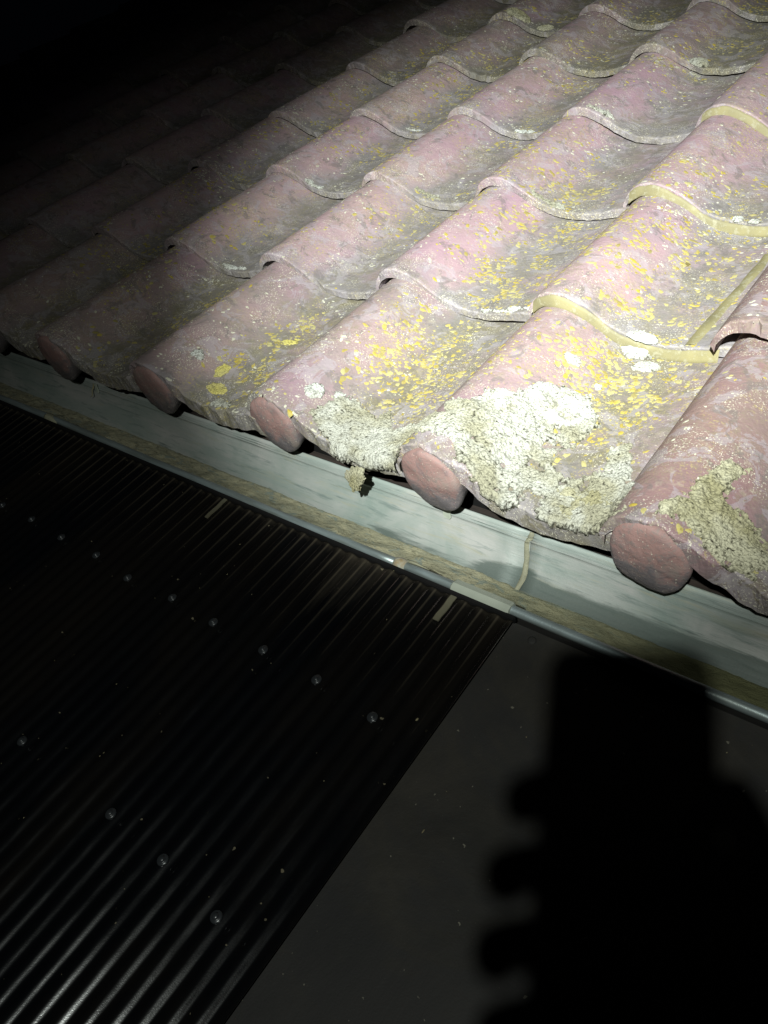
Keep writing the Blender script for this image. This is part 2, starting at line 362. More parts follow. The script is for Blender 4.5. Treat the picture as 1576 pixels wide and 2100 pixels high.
def make_disc(tile, c, u0, vf):
    # closed round end of the roll, proud of the eave
    q = random.Random(c + 40); cu = u0 + .006; cn = -.0425; ru = .0385; rn = .0430; A = 56
    rings = [(.90, .022), (.975, .006), (1.0, .001), (.985, -.0020), (.95, -.0040), (.86, -.0055), (.6, -.0075), (.3, -.0085)]
    V = []; low = []; F = []
    for (k, y) in rings:
        for a in range(A):
            t = 2 * math.pi * a / A
            w = 1 + .022 * math.sin(2 * t + c) + .014 * math.sin(5 * t + c * 2) + .05 * (float(fbm(math.cos(t) * 3 + c, math.sin(t) * 3, 5, 4)) - .5)
            x = cu + ru * k * w * math.cos(t); z = cn + rn * k * w * math.sin(t) * (1 if math.sin(t) > 0 else 1.02)
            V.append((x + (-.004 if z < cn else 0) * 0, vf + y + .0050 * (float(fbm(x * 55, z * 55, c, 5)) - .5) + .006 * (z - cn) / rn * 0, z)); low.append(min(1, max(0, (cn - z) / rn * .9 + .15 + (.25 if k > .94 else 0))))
    V.append((cu, vf - .009, cn)); low.append(.2)
    for k in range(len(rings) - 1):
        for a in range(A):
            b = (a + 1) % A; F.append((k * A + a, (k + 1) * A + a, (k + 1) * A + b, k * A + b))
    for a in range(A): F.append(((len(rings) - 1) * A + a, len(V) - 1, (len(rings) - 1) * A + (a + 1) % A))
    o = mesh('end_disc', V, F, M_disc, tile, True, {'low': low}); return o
def strip_mesh(name, P, Q, mat, parent, th=.0015):
    """band between two polylines P (upper) and Q (lower), with thickness towards -v/+n"""
    P = np.array(P); Q = np.array(Q); n = len(P); rows = [P * (1 - t) + Q * t for t in (0, .08, .3, .7, .92, 1)]
    bul = [0, .8, 1, 1, .8, 0]
    V = []
    for rw, b in zip(rows, bul):
        rw = rw.copy(); rw[:, 1] -= th * b; rw[:, 2] += .4 * th * b; V.extend(rw.tolist())
    F = [(j * n + i, (j + 1) * n + i, (j + 1) * n + i + 1, j * n + i + 1) for j in range(5) for i in range(n - 1)]
    return mesh(name, V, F, mat, parent)
for c, r in CR:
    o, u0, vf = make_tile(c, r)
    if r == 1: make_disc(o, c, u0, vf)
    if (c, r) in ((3, 2), (3, 3), (3, 4)):
        rel = np.linspace(-.030, .202, 60); u = u0 + rel
        n0 = tile_n(c, r, u, vf + 0 * u)
        wv = .0040 * (fbm(u * 70, u * 0, 5, 4) - .5)
        P = np.stack([u, vf - .001 + 0 * u, n0 - .0030 + wv], -1); Q = np.stack([u, vf - .0060 + 0 * u, n0 - .0170 - wv], -1)
        strip_mesh('sealant_strip', P, Q, M_olive, o, .0014)
        o['label'] = 'tile with an olive sealant strip along its lower lip'
        if r == 2:
            v = np.linspace(vf + .004, vf + .23, 40)
            wv = .003 * (fbm(v * 50, v * 0, 9, 3) - .5)
            a = u0 + .158 + wv + .012 * np.clip((v - vf) / .2, 0, 1); b2 = u0 + .173 - wv + .010 * np.clip((v - vf) / .2, 0, 1)
            na = tile_n(c, r, a, v); nb = tile_n(c, r, b2 + 0 * v, v)
            V = []; 
            for (uu, nn, h) in ((a, na, -.0005), (a + .002, na, .0014), ((a + b2) / 2, (na + nb) / 2, .002), (b2 - .002, nb, .0014), (b2 + 0 * v, nb, -.0005)):
                V.extend(np.stack([uu, v, nn + h], -1).tolist())
            m_ = len(v); F = [(j * m_ + i, (j + 1) * m_ + i, (j + 1) * m_ + i + 1, j * m_ + i + 1) for j in range(4) for i in range(m_ - 1)]
            mesh('sealant_strip', V, F, M_olive, o)
def owner(u, v):
    """index arrays (c, r) of the tile on top at u, v"""
    c = np.floor((u - .009 + .042) / .25).astype(int)
    r = np.full(u.shape, 1)
    for k in range(2, 10): r = np.where(v >= VF[k], k, r)
    return c, r
def surf(u, v):
    u = np.asarray(u, float); v = np.asarray(v, float); n = np.full(u.shape, -9.)
    cc = np.floor((u + .033) / .25).astype(int)
    for c in range(cc.min() - 1, cc.max() + 2):
        for r in range(1, 10):
            u0, vf = tinfo(c, r)
            m = (u >= u0 - .042) & (u <= u0 + .24) & (v >= vf) & (v <= vf + .34)
            if m.any():
                n[m] = np.maximum(n[m], tile_n(c, r, u[m], v[m]))
    # below the eave: hang down over the lip
    m = n < -5
    if m.any():
        um = u[m]; vm = v[m]
        c = np.floor((um - .011 + .042) / .25).astype(int); out = np.zeros(um.shape)
        for k in np.unique(c):
            s = c == k; u0, vf = tinfo(int(k), 1)
            out[s] = tile_n(int(k), 1, um[s], vf + 0 * um[s]) - np.clip(vf - vm[s], 0, 1) * 1.6
        n[m] = out
    return n

# deck, fascia, wall behind the gutter
def boxm(name, lo, hi, mat, parent=None, bev=.001):
    bm = bmesh.new(); bmesh.ops.create_cube(bm, size=1)
    for v in bm.verts: v.co = Vector([(lo[i] + hi[i]) / 2 + v.co[i] * (hi[i] - lo[i]) for i in range(3)])
    if bev: bmesh.ops.bevel(bm, geom=bm.edges[:], offset=bev, segments=2, affect='EDGES')
    me = bpy.data.meshes.new(name); bm.to_mesh(me); bm.free(); me.materials.append(mat)
    o = bpy.data.objects.new(name, me); COL.objects.link(o)
    if parent: o.parent = parent
    return o
boxm('roof_underlay', (-2.4, .30, -.125), (1.75, 2.9, -.105), M_under, roof)
fb = boxm('fascia_board', (-2.4, .305, -.16), (1.75, .325, .004), M_wood)
tag(fb, 'dark brown board behind the gutter under the tile ends', 'board')
hw = boxm('house_wall', (-2.4, .43, -1.2), (1.75, .62, -.02), M_wall)
tag(hw, 'dark unlit wall in the black gap below the gutter', 'wall')

# ------------------------------------------------------------------ gutter
gut = empty('gutter', (0, .223, 0)); tag(gut, 'half round zinc gutter with silt and green stains under the tile ends', 'gutter')
GO = Vector((0, .223, 0))
def gsec():
    P = [(.158, .0075), (.158, .004), (.158, .0)]
    for k in range(1, 33):
        a = math.pi * (1 - k / 32); P.append((.223 + .065 * math.cos(a), -.065 * math.sin(a)))
    P += [(.2882, .003), (.2862, .0042), (.2888, .0056), (.2864, .0072), (.2890, .0088), (.2866, .0106), (.2888, .0124), (.2885, .0150), (.2900, .0158)]
    return P
def trough(x0, x1, infl):
    P = gsec(); n = len(P); xs = np.arange(x0, x1 + 1e-6, .02); V = []; arc = []; wet_shade = []; silt = []; outer_shade = []
    xs[-1] = x1
    for side in (0, 1):
        for x in xs:
            for k, (y, z) in enumerate(P):
                d = .0011 * side + infl
                cy, cz = y - .223, z
                L = math.hypot(cy, min(cz, 0)) or 1
                wob = .0012 * (float(fbm(x * 5, k * .3, 2, 2)) - .5)
                V.append((x, y + (cy / L) * (d + wob), z + (min(cz, 0) / L) * (d + wob)))
                a = min((k - 2) / 32, 1.2); arc.append(a)
                w = math.exp(-((a - .78) / .10) ** 2) * np.interp(x, [.6, .78, .85, .868, .90, 1.0, 1.3], [0.1, .15, .85, .95, .65, .8, .95]) + math.exp(-((a - .66) / .10) ** 2) * np.interp(x, [.2, .6, .9, 1.0, 1.3], [.2, .35, .4, .9, 1.])
                if k in (36, 38, 40): w += .55
                w = max(w, .42 * math.exp(-((a - .775) / .05) ** 2)); wet_shade.append(w); outer_shade.append(float(side == 1))  # besides wet stains, curvature shade painted as a dark band above the silt
                silt.append(max(0, 1 - abs(a - .72) / .06) * .8 + (.55 * max(0, 1 - abs(a - .97) / .06) if x > 1.05 else 0) + (.6 if a < .7 else 0))
    m = len(xs); F = []; O = m * n
    for j in range(m - 1):
        for i in range(n - 1):
            a = j * n + i; F.append((a, a + n, a + n + 1, a + 1)); F.append((O + a, O + a + 1, O + a + n + 1, O + a + n))
    for i in range(n - 1):
        F.append((i, i + 1, O + i + 1, O + i)); a = (m - 1) * n + i; F.append((a, O + a, O + a + 1, a + 1))
    for j in range(m - 1):
        for i in (0, n - 1): a = j * n + i; F.append((a, O + a, O + a + n, a + n))
    V = [(x, y - .223, z) for x, y, z in V]
    return mesh('trough', V, F, M_zinc, gut, True, {'arc': arc, 'wet_shade': wet_shade, 'silt': silt, 'outer_shade': outer_shade})
trough(-2.2, .871, 0.0); trough(.867, 1.9, .0012)
def tube(name, pts, rad, mat, parent, seg=12, off=(0, 0, 0), cap=True):
    pts = [Vector(p) - Vector(off) for p in pts]; V = []; F = []
    n = len(pts); rads = rad if hasattr(rad, '__len__') else [rad] * n
    for i, p in enumerate(pts):
        d = (pts[min(i + 1, n - 1)] - pts[max(i - 1, 0)]).normalized()
        a = d.orthogonal().normalized() if i == 0 else (pa - d * pa.dot(d)).normalized()
        pa = a; b = d.cross(a)
        for k in range(seg):
            t = 2 * math.pi * k / seg; V.append(p + (a * math.cos(t) + b * math.sin(t)) * rads[i])
    for i in range(n - 1):
        for k in range(seg): F.append((i * seg + k, i * seg + (k + 1) % seg, (i + 1) * seg + (k + 1) % seg, (i + 1) * seg + k))
    if cap: F.append(tuple(range(seg))[::-1]); F.append(tuple((n - 1) * seg + k for k in range(seg)))
    return mesh(name, V, F, mat, parent)
def wav(x): return .0012 * math.sin(x * 7.3) + .0008 * math.sin(x * 17)
def beadpts(x0, x1, dy=0, dz=0): return [(x, .1545 + wav(x) * .6 + dy, .0090 + wav(x + 1) * .4 + dz) for x in np.arange(x0, x1 + .001, .03)]
tube('bead', beadpts(-2.2, .802),   .0048, M_bead, gut, 16, GO)
tube('bead', beadpts(.800, 1.88), .0046, M_bead, gut, 16, GO)
# torn rusty clip where two beads meet, and the paler one far left
tube('bracket_clip', [(.793, .1545, .0092), (.797, .1545, .0092), (.801, .1545, .0092), (.806, .1545, .0092)], [.0062, .0070, .0068, .0062], M_rust, gut, 14, GO)
tube('bracket_clip', [(.804, .158, .0135), (.814, .160, .0130), (.828, .163, .0100)], [.0018, .0014, .0004], M_solder, gut, 6, GO)
tube('bracket_clip', [(.128, .1545, .0092), (.133, .1545, .0094), (.139, .1545, .0092), (.160, .153, .007)], [.0058, .0072, .0066, .0045], M_solder, gut, 12, GO)
# sleeve of flat grey plastic over the bead
def sleeve():
    sec = [(-.0085, -.0075), (-.0095, -.002), (-.0082, .0062), (-.004, .0092), (.003, .0092), (.0062, .006), (.0066, .0), (.0045, -.0035)]
    V = []; F = []
    xs = [.864, .8655, .880, .897, .912, .9265, .928]; sc2 = [.86, 1, 1, 1, 1, 1, .88]
    for x, s in zip(xs, sc2):
        for y, z in sec: V.append((x, .1545 + y * s - .223, .0088 + z * s * .85))
    n = len(sec)
    for j in range(len(xs) - 1):
        for i in range(n): F.append((j * n + i, j * n + (i + 1) % n, (j + 1) * n + (i + 1) % n, (j + 1) * n + i))
    F.append(tuple(range(n))); F.append(tuple((len(xs) - 1) * n + i for i in range(n))[::-1])
    o = mesh('bead_sleeve', V, F, M_sleeve, gut, False); o['label'] = 'flat grey sleeve clipped over the gutter bead'
sleeve()
# soldered joint across the trough
def seam():
    P = gsec(); V = []; F = []; n = len(P); W = [-.0030, -.002, -.0007, .0007, .002, .0030]; Hh = [-.0003, .0012, .0018, .0016, .0011, -.0003]
    for k, (y, z) in enumerate(P):
        cy, cz = y - .223, min(z, 0); L = math.hypot(cy, cz) or 1
        for wv, h in zip(W, Hh):
            q = float(fbm(k * .8, wv * 300, 6, 3)) - .5; s = 1 + .9 * q
            xx = .869 + wv * s + .0022 * math.sin(k * .5) + (.006 if k < 22 else 0) * (22 - k) / 20
            hh = h * (1 + 1.2 * q)
            V.append((xx, y - (cy / L) * hh - .223, z - (cz / L) * hh))
    m = len(W)
    F = [(j * m + i, j * m + i + 1, (j + 1) * m + i + 1, (j + 1) * m + i) for j in range(n - 1) for i in range(m - 1)]
    mesh('solder_seam', V, F, M_solder, gut)
seam()
# small bracket tongue at the back rim
def tongue(x, s=1):
    V = []; F = []
    prof_ = [(-.006, .015), (-.006, .001), (-.0045, -.002), (.003, -.002), (.0045, .0), (.0045, .015)]
    for y in (.2855, .2868):
        for a, z in prof_: V.append((x + a * s, y - .223 - (.003 if z > 0.01 else 0), z))
    n = 6; F = [tuple(range(n)), tuple(range(n, 2 * n))[::-1]] + [(i, n + i, n + (i + 1) % n, (i + 1) % n) for i in range(n)]
    mesh('bracket_tongue', V, F, M_sleeve, gut, False)
tongue(.764); tongue(.052, .7)
# silt lying in the bottom
def sediment():
    xs = np.arange(-2.1, 1.8, .004); ts = np.linspace(0, 1, 34); V = []; wet_shade = []
    X, T = np.meshgrid(xs, ts, indexing='ij')
    edge = .2700 + .0035 * (fbm(X * 14, X * 0 + 1, 2, 4) - .5) * 2
    # dip right of the seam
    lvl = -.0445 + np.interp(X, [-2, .3, .86, .90, 1.3], [0, 0, -.001, -.003, -.002])
    ye = .223 + np.sqrt(np.maximum(.0655 ** 2 - (lvl + .001) ** 2, 0)) + .0060 * (fbm(X * 16, T * 0, 7, 5) - .5) * 2
    Y = .178 + (ye - .178) * T
    Z = lvl + .007 * (fbm(X * 45, Y * 60, 1, 5) - .5) * np.clip((1 - T) * 6, .12, 1) + .0016 * (fbm(X * 220, Y * 260, 3, 3) - .5)
    crest = np.exp(-((T - .955) / .03) ** 2) * .0010; Z = Z + crest
    V = np.stack([X, Y, Z], -1).reshape(-1, 3); n = len(ts)
    wetv = np.interp(X, [.0, .8, .87, .95, 1.1, 1.4], [0, .1, .45, .5, .9, 1.]).ravel()
    F = [(j * n + i, (j + 1) * n + i, (j + 1) * n + i + 1, j * n + i + 1) for j in range(len(xs) - 1) for i in range(n - 1)]
    o = mesh('gutter_silt', V, F, M_silt, None, True, {'wet_shade': wetv}); tag(o, 'beige crumbly silt lying in the bottom of the zinc gutter', 'silt', kind='stuff')
sediment()
tw = tube('twig', [(.040, .287, .012), (.043, .284, .006), (.041, .282, .001), (.045, .279, -.006), (.041, .277, -.009)], [.0012, .0011, .0009, .0008, .0004], M_dead, None, 6)
tag(tw, 'short dark twig hooked on the back rim of the gutter at far left', 'twig')

# ------------------------------------------------------------------ lower roof
PH = math.radians(21.6); E0 = Vector((0, .1410, .0091)); DD = Vector((0, math.cos(PH), math.sin(PH))); NN = Vector((0, -math.sin(PH), math.cos(PH)))
low = empty('corrugated_sheet_roof', E0); low.rotation_euler = (PH, 0, 0)
tag(low, 'black corrugated plastic roof sheet with a row of screw caps below the gutter', 'roof')
KS = .65
def sx(x): return 1.21213 + KS * (x - 1.21213)
XR = sx(.789); PIT = .0268 * KS; XP = sx(.278)
def corr():
    xs = np.arange(-2.2, XR + 1e-6, PIT / 20); ys = np.r_[np.arange(-1.8, -.4, .1), np.arange(-.4, -.02, .02), -.012, -.006, -.002, .0]; V = []; lit_ribs = []
    X, Y = np.meshgrid(xs, ys, indexing='ij')
    ph = (X - XP) / PIT * 2 * np.pi
    s = .5 + .5 * np.cos(ph)
    Z = .0030 * (s ** .8) - .0030 + .0008 * (fbm(X * 6, Y * 4, 2, 2) - .5)
    near = np.clip(1 + Y / .20, 0, 1)
    lit_ribs = near * (.30 + .75 * np.exp(-((((X - XP) / PIT) % 1 - .20) / .04) ** 2)) + np.clip(1 + Y / .008, 0, 1) * .3 + .25 * near * np.exp(-((X - .765) / .035) ** 2)  # light painted in: thin rib lines, paler upper end, one brighter patch
    V = np.concatenate([np.stack([X, Y, Z], -1).reshape(-1, 3), np.stack([X, Y, Z - .0010], -1).reshape(-1, 3)])
    n = len(ys); O = len(xs) * n; F = []
    for j in range(len(xs) - 1):
        for i in range(n - 1):
            a = j * n + i; F.append((a, a + n, a + n + 1, a + 1))
        a = j * n + n - 1; F.append((a, a + n, O + a + n, O + a))
    j = len(xs) - 1
    for i in range(n - 1): a = j * n + i; F.append((a, O + a, O + a + 1, a + 1)[::-1])
    return mesh('corrugated_sheet', V, F, M_corr, low, True, {'lit_ribs': np.r_[lit_ribs.ravel(), lit_ribs.ravel()]})
corr()
def cap_mesh():
    A = 20; R_ = [(r_ * .7, z_ * .7) for r_, z_ in [(.0068, -.001), (.0070, .0006), (.0062, .0016), (.0045, .0019), (.0036, .0021), (.0034, .0036), (.0026, .0044), (.0012, .0047)]]
    V = []; F = []
    for (r_, z) in R_:
        for a in range(A): V.append((r_ * math.cos(2 * math.pi * a / A), r_ * math.sin(2 * math.pi * a / A), z))
    V.append((0, 0, .0034))
    for k in range(len(R_) - 1):
        for a in range(A): F.append((k * A + a, k * A + (a + 1) % A, (k + 1) * A + (a + 1) % A, (k + 1) * A + a))
    for a in range(A): F.append(((len(R_) - 1) * A + a, (len(R_) - 1) * A + (a + 1) % A, len(V) - 1))
    return V, F
cv, cf = cap_mesh(); first = None
for k in range(-12, 5):
    for row, yy in enumerate((-.214 * KS, -.503 * KS, -.80 * KS)):
        if row > 0 and k in (1,): continue
        x = XP + k * .1075 * KS
        if first is None: first = mesh('screw_cap', cv, cf, M_washer, low); o = first
        else: o = first.copy(); COL.objects.link(o); o.parent = low
        o.location = (x + rnd.uniform(-.0015, .0015), yy + rnd.uniform(-.003, .003), .0004)
# board edging strip and flat sheet beside it
es = boxm('edge_trim', (-2.6, .0010, -.006), (XR, .0055, .0008), M_under, low, .0008)
fl = bpy.data.objects.new('tmp', None)
def flat_sheet():
    xs = np.linspace(-2.6, 2.4, 60); ys = np.linspace(-2.2, .0045, 40); X, Y = np.meshgrid(xs, ys, indexing='ij')
    Z = -.0085 + .002 * (fbm(X * 4, Y * 4, 12, 3) - .5)
    V = np.stack([X, Y, Z], -1).reshape(-1, 3); n = len(ys)
    F = [(j * n + i, (j + 1) * n + i, (j + 1) * n + i + 1, j * n + i + 1) for j in range(len(xs) - 1) for i in range(n - 1)]
    o = mesh('flat_roof', V, F, M_felt); o.location = E0; o.rotation_euler = (PH, 0, 0); tag(o, kind='structure')
flat_sheet()
bpy.data.objects.remove(fl)
def onlow(x, y, z): return E0 + Vector((x, 0, 0)) + DD * y + NN * z
def foam(x, y0, y1, w, label):
    V = []; F = []
    L = [(-w, 0), (-w * .96, .0012), (w * .96, .0012), (w, 0)]
    ys = np.linspace(y0, y1, 6)
    for y in ys:
        for a, z in L: V.append(onlow(x + a + .0004 * math.sin(y * 300), y, .0005 + z))
    n = 4; F = [(j * n + i, (j + 1) * n + i, (j + 1) * n + i + 1, j * n + i + 1) for j in range(5) for i in range(3)] + [(0, 1, 2, 3), (20, 23, 22, 21)]
    o = mesh('foam_strip', V, F, M_foam, None, False); tag(o, label, 'strip', 'pale strips stuck on the corrugated sheet')
foam(sx(.193), -.034, -.001, .0026, 'pale strip on the corrugated sheet edge farther left, away from the grey bead sleeve')
foam(sx(.692), -.032, -.001, .0033, 'pale strip on the corrugated sheet edge right below the grey bead sleeve')
# crumbs of debris on the lower roof
def crumbs():
    V = []; F = []; q = random.Random(9)
    L = [(.699, -.099, .0022), (.6985, -.094, .0015), (.700, -.088, .0018), (.701, -.084, .0012), (.692, -.072, .0010), (.404, -.455, .003), (.406, -.449, .002), (.578, .0, .0016), (.640, -.03, .0016), (.66, -.02, .001), (.845, -.30, .002), (.30, -.07, .002), (.76, -.19, .0016), (.33, -.13, .0008)]
    for _ in range(110): L.append((q.uniform(.1, 1.2), q.uniform(-.6, 0), q.uniform(.0003, .0009)))
    for x, y, s in L:
        x = sx(x); y *= KS; s *= KS
        z0 = -.0085 if x > XR else .0042 * (.5 + .5 * math.cos((x - XP) / PIT * 2 * math.pi)) ** 1.15 - .0042
        c = onlow(x, y, z0 + s * .4); b = len(V); a0 = q.random() * 6
        el = q.uniform(1, 2.2)
        for k in range(5): V.append(c + Vector((math.cos(a0 + k * 1.26) * s * q.uniform(.6, 1.2), 0, 0)) + DD * (math.sin(a0 + k * 1.26) * s * el * q.uniform(.6, 1.2)) - NN * s * .4)
        V.append(c + NN * s * .5)
        for k in range(5): F.append((b + k, b + (k + 1) % 5, b + 5))
    o = mesh('debris_crumbs', V, F, M_dead, None, False); tag(o, 'tiny pale crumbs scattered over the dark lower roof', 'debris', kind='stuff')
crumbs()
# faint round stud on the flat sheet near the gutter
st = mesh('stud_cap', [tuple(onlow(sx(.822) + .004 * math.cos(a) * k, -.006 + .004 * math.sin(a) * k, -.0080 + z)) for k, z in ((1, -.002), (.95, .0008), (.6, .0012)) for a in np.linspace(0, 2 * math.pi, 16, endpoint=False)],
          [(k * 16 + i, k * 16 + (i + 1) % 16, (k + 1) * 16 + (i + 1) % 16, (k + 1) * 16 + i) for k in range(2) for i in range(16)] + [tuple(32 + i for i in range(16))], M_felt)
tag(st, 'small dark round cap on the flat sheet close under the gutter', 'cap')

# ------------------------------------------------------------------ lichens
RM = roof.matrix_basis.copy()
def toworld(P):
    P = np.asarray(P); c, s = math.cos(TH), math.sin(TH)
    return np.stack([P[..., 0], c * P[..., 1] - s * P[..., 2], s * P[..., 1] + c * P[..., 2]], -1)
def crust(name, poly, mat, label, th=.004, cell=.0012, rag=.006, gran=.0014, gs=420., holes=.0, grp='crusty lichen patches on the tiles', seed=0, cat='lichen'):
    P = np.array(poly); lo = P.min(0) - rag; hi = P.max(0) + rag
    us = np.arange(lo[0], hi[0], cell); vs_ = np.arange(lo[1], hi[1], cell)
    U, Vv = np.meshgrid(us, vs_, indexing='ij')
    sd = sdpoly(U, Vv, poly) + rag * 2 * (fbm(U * 70 + seed, Vv * 70, 3 + seed, 4) - .5) + rag * 1.2 * (fbm(U * 330, Vv * 330, 9 + seed, 2) - .5)
    if holes: sd = np.minimum(sd, (fbm(U * 48 + seed, Vv * 48, 21 + seed, 4) - holes) * .05)
    sd = np.minimum(sd, Vv - .2500 + .006 * (fbm(U * 90, U * 0, 5, 3) - .5))
    inside = sd > 0
    S = surf(U, Vv)
    e = np.clip(sd / (.9 * th + .001), 0, 1) ** .5
    lump = .35 + 1.5 * (fbm(U * 75, Vv * 75, 31 + seed, 3) - .3)
    w = worley(U * gs, Vv * gs, 4 + seed); w2 = worley(U * gs * .42, Vv * gs * .42, 8 + seed)
    g = (1 - np.clip(w, 0, 1)) * .6 + (1 - np.clip(w2, 0, 1)) * .4
    h = e * (th * lump) + e * gran * .75 * (g - .35) * 2 + e * .0009 * (fbm(U * 900, Vv * 900, 2, 2) - .5)
    h = np.where(inside, h, -.0015)
    hh = np.clip((g - .15) * 1.6, 0, 1) * (.35 + .65 * e) + .0 * h
    gu = np.gradient(S, cell, axis=0); gv = np.gradient(S, cell, axis=1)
    gu = np.clip(gu, -1.5, 1.5); gv = np.clip(gv, -3, 3.2); nl = np.sqrt(1 + gu ** 2 + gv ** 2)
    jx = (hsh(U * 9999, Vv * 7777, 3) - .5) * cell * .5; jy = (hsh(U * 5555, Vv * 3333, 4) - .5) * cell * .5
    idx = -np.ones(U.shape, int)
    q = inside[:-1, :-1].astype(int) + inside[1:, :-1] + inside[:-1, 1:] + inside[1:, 1:]
    keep = q > 0
    sq = np.stack([S[:-1, :-1], S[1:, :-1], S[:-1, 1:], S[1:, 1:]]); keep &= (sq.max(0) - sq.min(0)) < .0055
    use = np.zeros(U.shape, bool)
    use[:-1, :-1] |= keep; use[1:, :-1] |= keep; use[:-1, 1:] |= keep; use[1:, 1:] |= keep
    idx[use] = np.arange(use.sum())
    W = toworld(np.stack([U + jx - h * gu / nl, Vv + jy - h * gv / nl, S + h / nl], -1))[use]
    a, b = np.nonzero(keep)
    F = np.stack([idx[a, b], idx[a + 1, b], idx[a + 1, b + 1], idx[a, b + 1]], -1)
    o = mesh(name, W, F, mat, None, False, {'h': hh[use]})
    tag(o, label, cat, grp); return o
A1 = [(0.572, 0.277), (0.575, 0.32), (0.599, 0.335), (0.636, 0.32), (0.643, 0.335), (0.67, 0.311), (0.691, 0.324), (0.715, 0.322), (0.722, .300), (.728, .262), (0.722, 0.235), (0.679, 0.236), (0.645, 0.244), (0.612, 0.253), (0.588, 0.264)]
A2 = [(.722, .322), (0.746, 0.31), (0.745, 0.339), (0.771, 0.339), (0.771, 0.369), (0.795, 0.38), (0.805, 0.404), (0.825, 0.431), (0.855, 0.442), (0.873, 0.423), (0.887, 0.402), (0.882, 0.389), (0.882, 0.367), (0.869, 0.347), (0.876, 0.323), (0.89, 0.309), (0.912, 0.318), (0.924, 0.338), (0.912, 0.374), (0.931, 0.379), (0.951, 0.347), (0.978, 0.283), (0.984, 0.256), (0.972, 0.244), (0.957, 0.246), (0.938, 0.249), (0.926, 0.247), (0.903, 0.249), (0.891, 0.260), (0.885, 0.277), (0.868, 0.277), (0.873, 0.253), (0.863, 0.248), (0.845, 0.246), (0.831, 0.248), (0.819, 0.254), (0.803, 0.262), (0.780, 0.278), (0.756, 0.275), (0.738, 0.272), (.728, .29)]
B1 = [(1.012, 0.26), (1.017, 0.284), (1.028, 0.3), (1.024, 0.332), (1.04, 0.359), (1.055, 0.363), (1.057, 0.351), (1.05, 0.338), (1.057, 0.315), (1.081, 0.308), (1.096, 0.297), (1.118, 0.275), (1.097, 0.270), (1.096, 0.255), (1.079, 0.252), (1.07, 0.249), (1.057, 0.254), (1.041, 0.260), (1.025, 0.262)]
crust('lichen_crust', A1, M_crust, 'cream lichen crust just left of the second round tile end from the right', .0045, .0011, .007, .0016, seed=1)
crust('lichen_crust', A2, M_crust, 'largest cream lichen crust, between the two rightmost round tile ends', .0045, .0011, .009, .0017, seed=2, holes=.27)
crust('lichen_crust', B1, M_crust_o, 'olive green lichen crust right of the rightmost round tile end', .0050, .0012, .009, .0018, seed=3)
def ell(u, v, a, b, rot=0, n=14):
    return [(u + a * math.cos(t) * math.cos(rot) - b * math.sin(t) * math.sin(rot), v + a * math.cos(t) * math.sin(rot) + b * math.sin(t) * math.cos(rot)) for t in np.linspace(0, 2 * math.pi, n, endpoint=False)]
crust('lichen_crust', ell(.838, .405, .034, .030), M_crust_w, 'round white lichen crust at the top of the largest cream patch', .0062, .0011, .006, .0016, seed=4)
crust('lichen_crust', ell(.790, .365, .012, .016), M_crust_w, 'small white lichen rosette left of the round white one above the big patch', .0045, .0011, .004, .0014, seed=5)
crust('lichen_crust', ell(.866, .548, .019, .019), M_crust_w, 'bright white lichen clump growing across the lowest olive sealant strip', .0065, .0010, .005, .0018, seed=6)
crust('lichen_crust', ell(.884, .524, .015, .013), M_crust_w, 'white lichen rosette just below the sealant strip', .0032, .0010, .004, .0014, seed=7)
crust('lichen_crust', ell(.816, .478, .009, .009), M_crust_w, 'small pale lichen spot on the bare tile above the largest cream crust', .0025, .0010, .004, .0012, seed=8)
crust('lichen_crust', ell(.556, .305, .010, .013), M_crust_w, 'cream lichen rosette above the third round tile end from the right', .0038, .0010, .004, .0014, seed=9)
crust('lichen_crust', ell(.577, .322, .006, .008), M_crust_w, 'tiny cream lichen beside the rosette above the third round tile end from the right', .0028, .0010, .004, .0012, seed=10)
crust('lichen_crust', ell(.871, .846, .007, .009), M_crust_w, 'left of two white lichen dots above the upper sealant strip', .0035, .0010, .003, .0012, seed=11)
crust('lichen_crust', ell(.893, .842, .008, .007), M_crust_w, 'right of two white lichen dots above the upper sealant strip', .0035, .0010, .003, .0012, seed=12)
crust('lichen_crust', ell(.602, 1.388, .017, .022), M_crust, 'dim round lichen clump on the tile near the top right corner', .0060, .0013, .004, .0016, seed=13)
crust('lichen_crust', ell(.060, 1.654, .030, .020), M_crust_o, 'large dull lichen slab in the dim top row', .0050, .0016, .006, .0016, seed=14)
crust('lichen_crust', ell(.130, 1.655, .018, .018), M_crust_o, 'smaller dull lichen slab right beside the large one in the dim top row', .0045, .0016, .005, .0016, seed=15)
crust('lichen_crust', ell(.676, .561, .040, .0045, .1), M_crust_w, 'white lichen crumbs along the tile lip left of the lowest sealant strip', .0035, .0010, .006, .0016, seed=16)
crust('lichen_crust', ell(.130, .562, .032, .005), M_crust_w, 'pale lichen crumbs on the tile lip above the fourth round tile end from the right', .0030, .0011, .006, .0015, seed=17)
crust('lichen_crust', ell(.080, .839, .020, .006), M_crust_w, 'pale lichen crumbs on a tile lip in the third row at left', .0030, .0011, .005, .0015, seed=18)
crust('lichen_crust', ell(.130, 1.103, .020, .006), M_crust_w, 'pale lichen crumbs on a tile lip in the fourth row', .0030, .0012, .006, .0015, seed=19)
crust('lichen_crust', ell(.389, 1.103, .020, .006), M_crust_w, 'pale lichen crumbs on a tile lip in the upper middle', .0030, .0012, .006, .0015, seed=20)
crust('lichen_crust', ell(.372, .288, .016, .014), M_crust_y, 'yellow lichen crust just left of the third round tile end from the right', .0018, .0011, .006, .0010, seed=21)
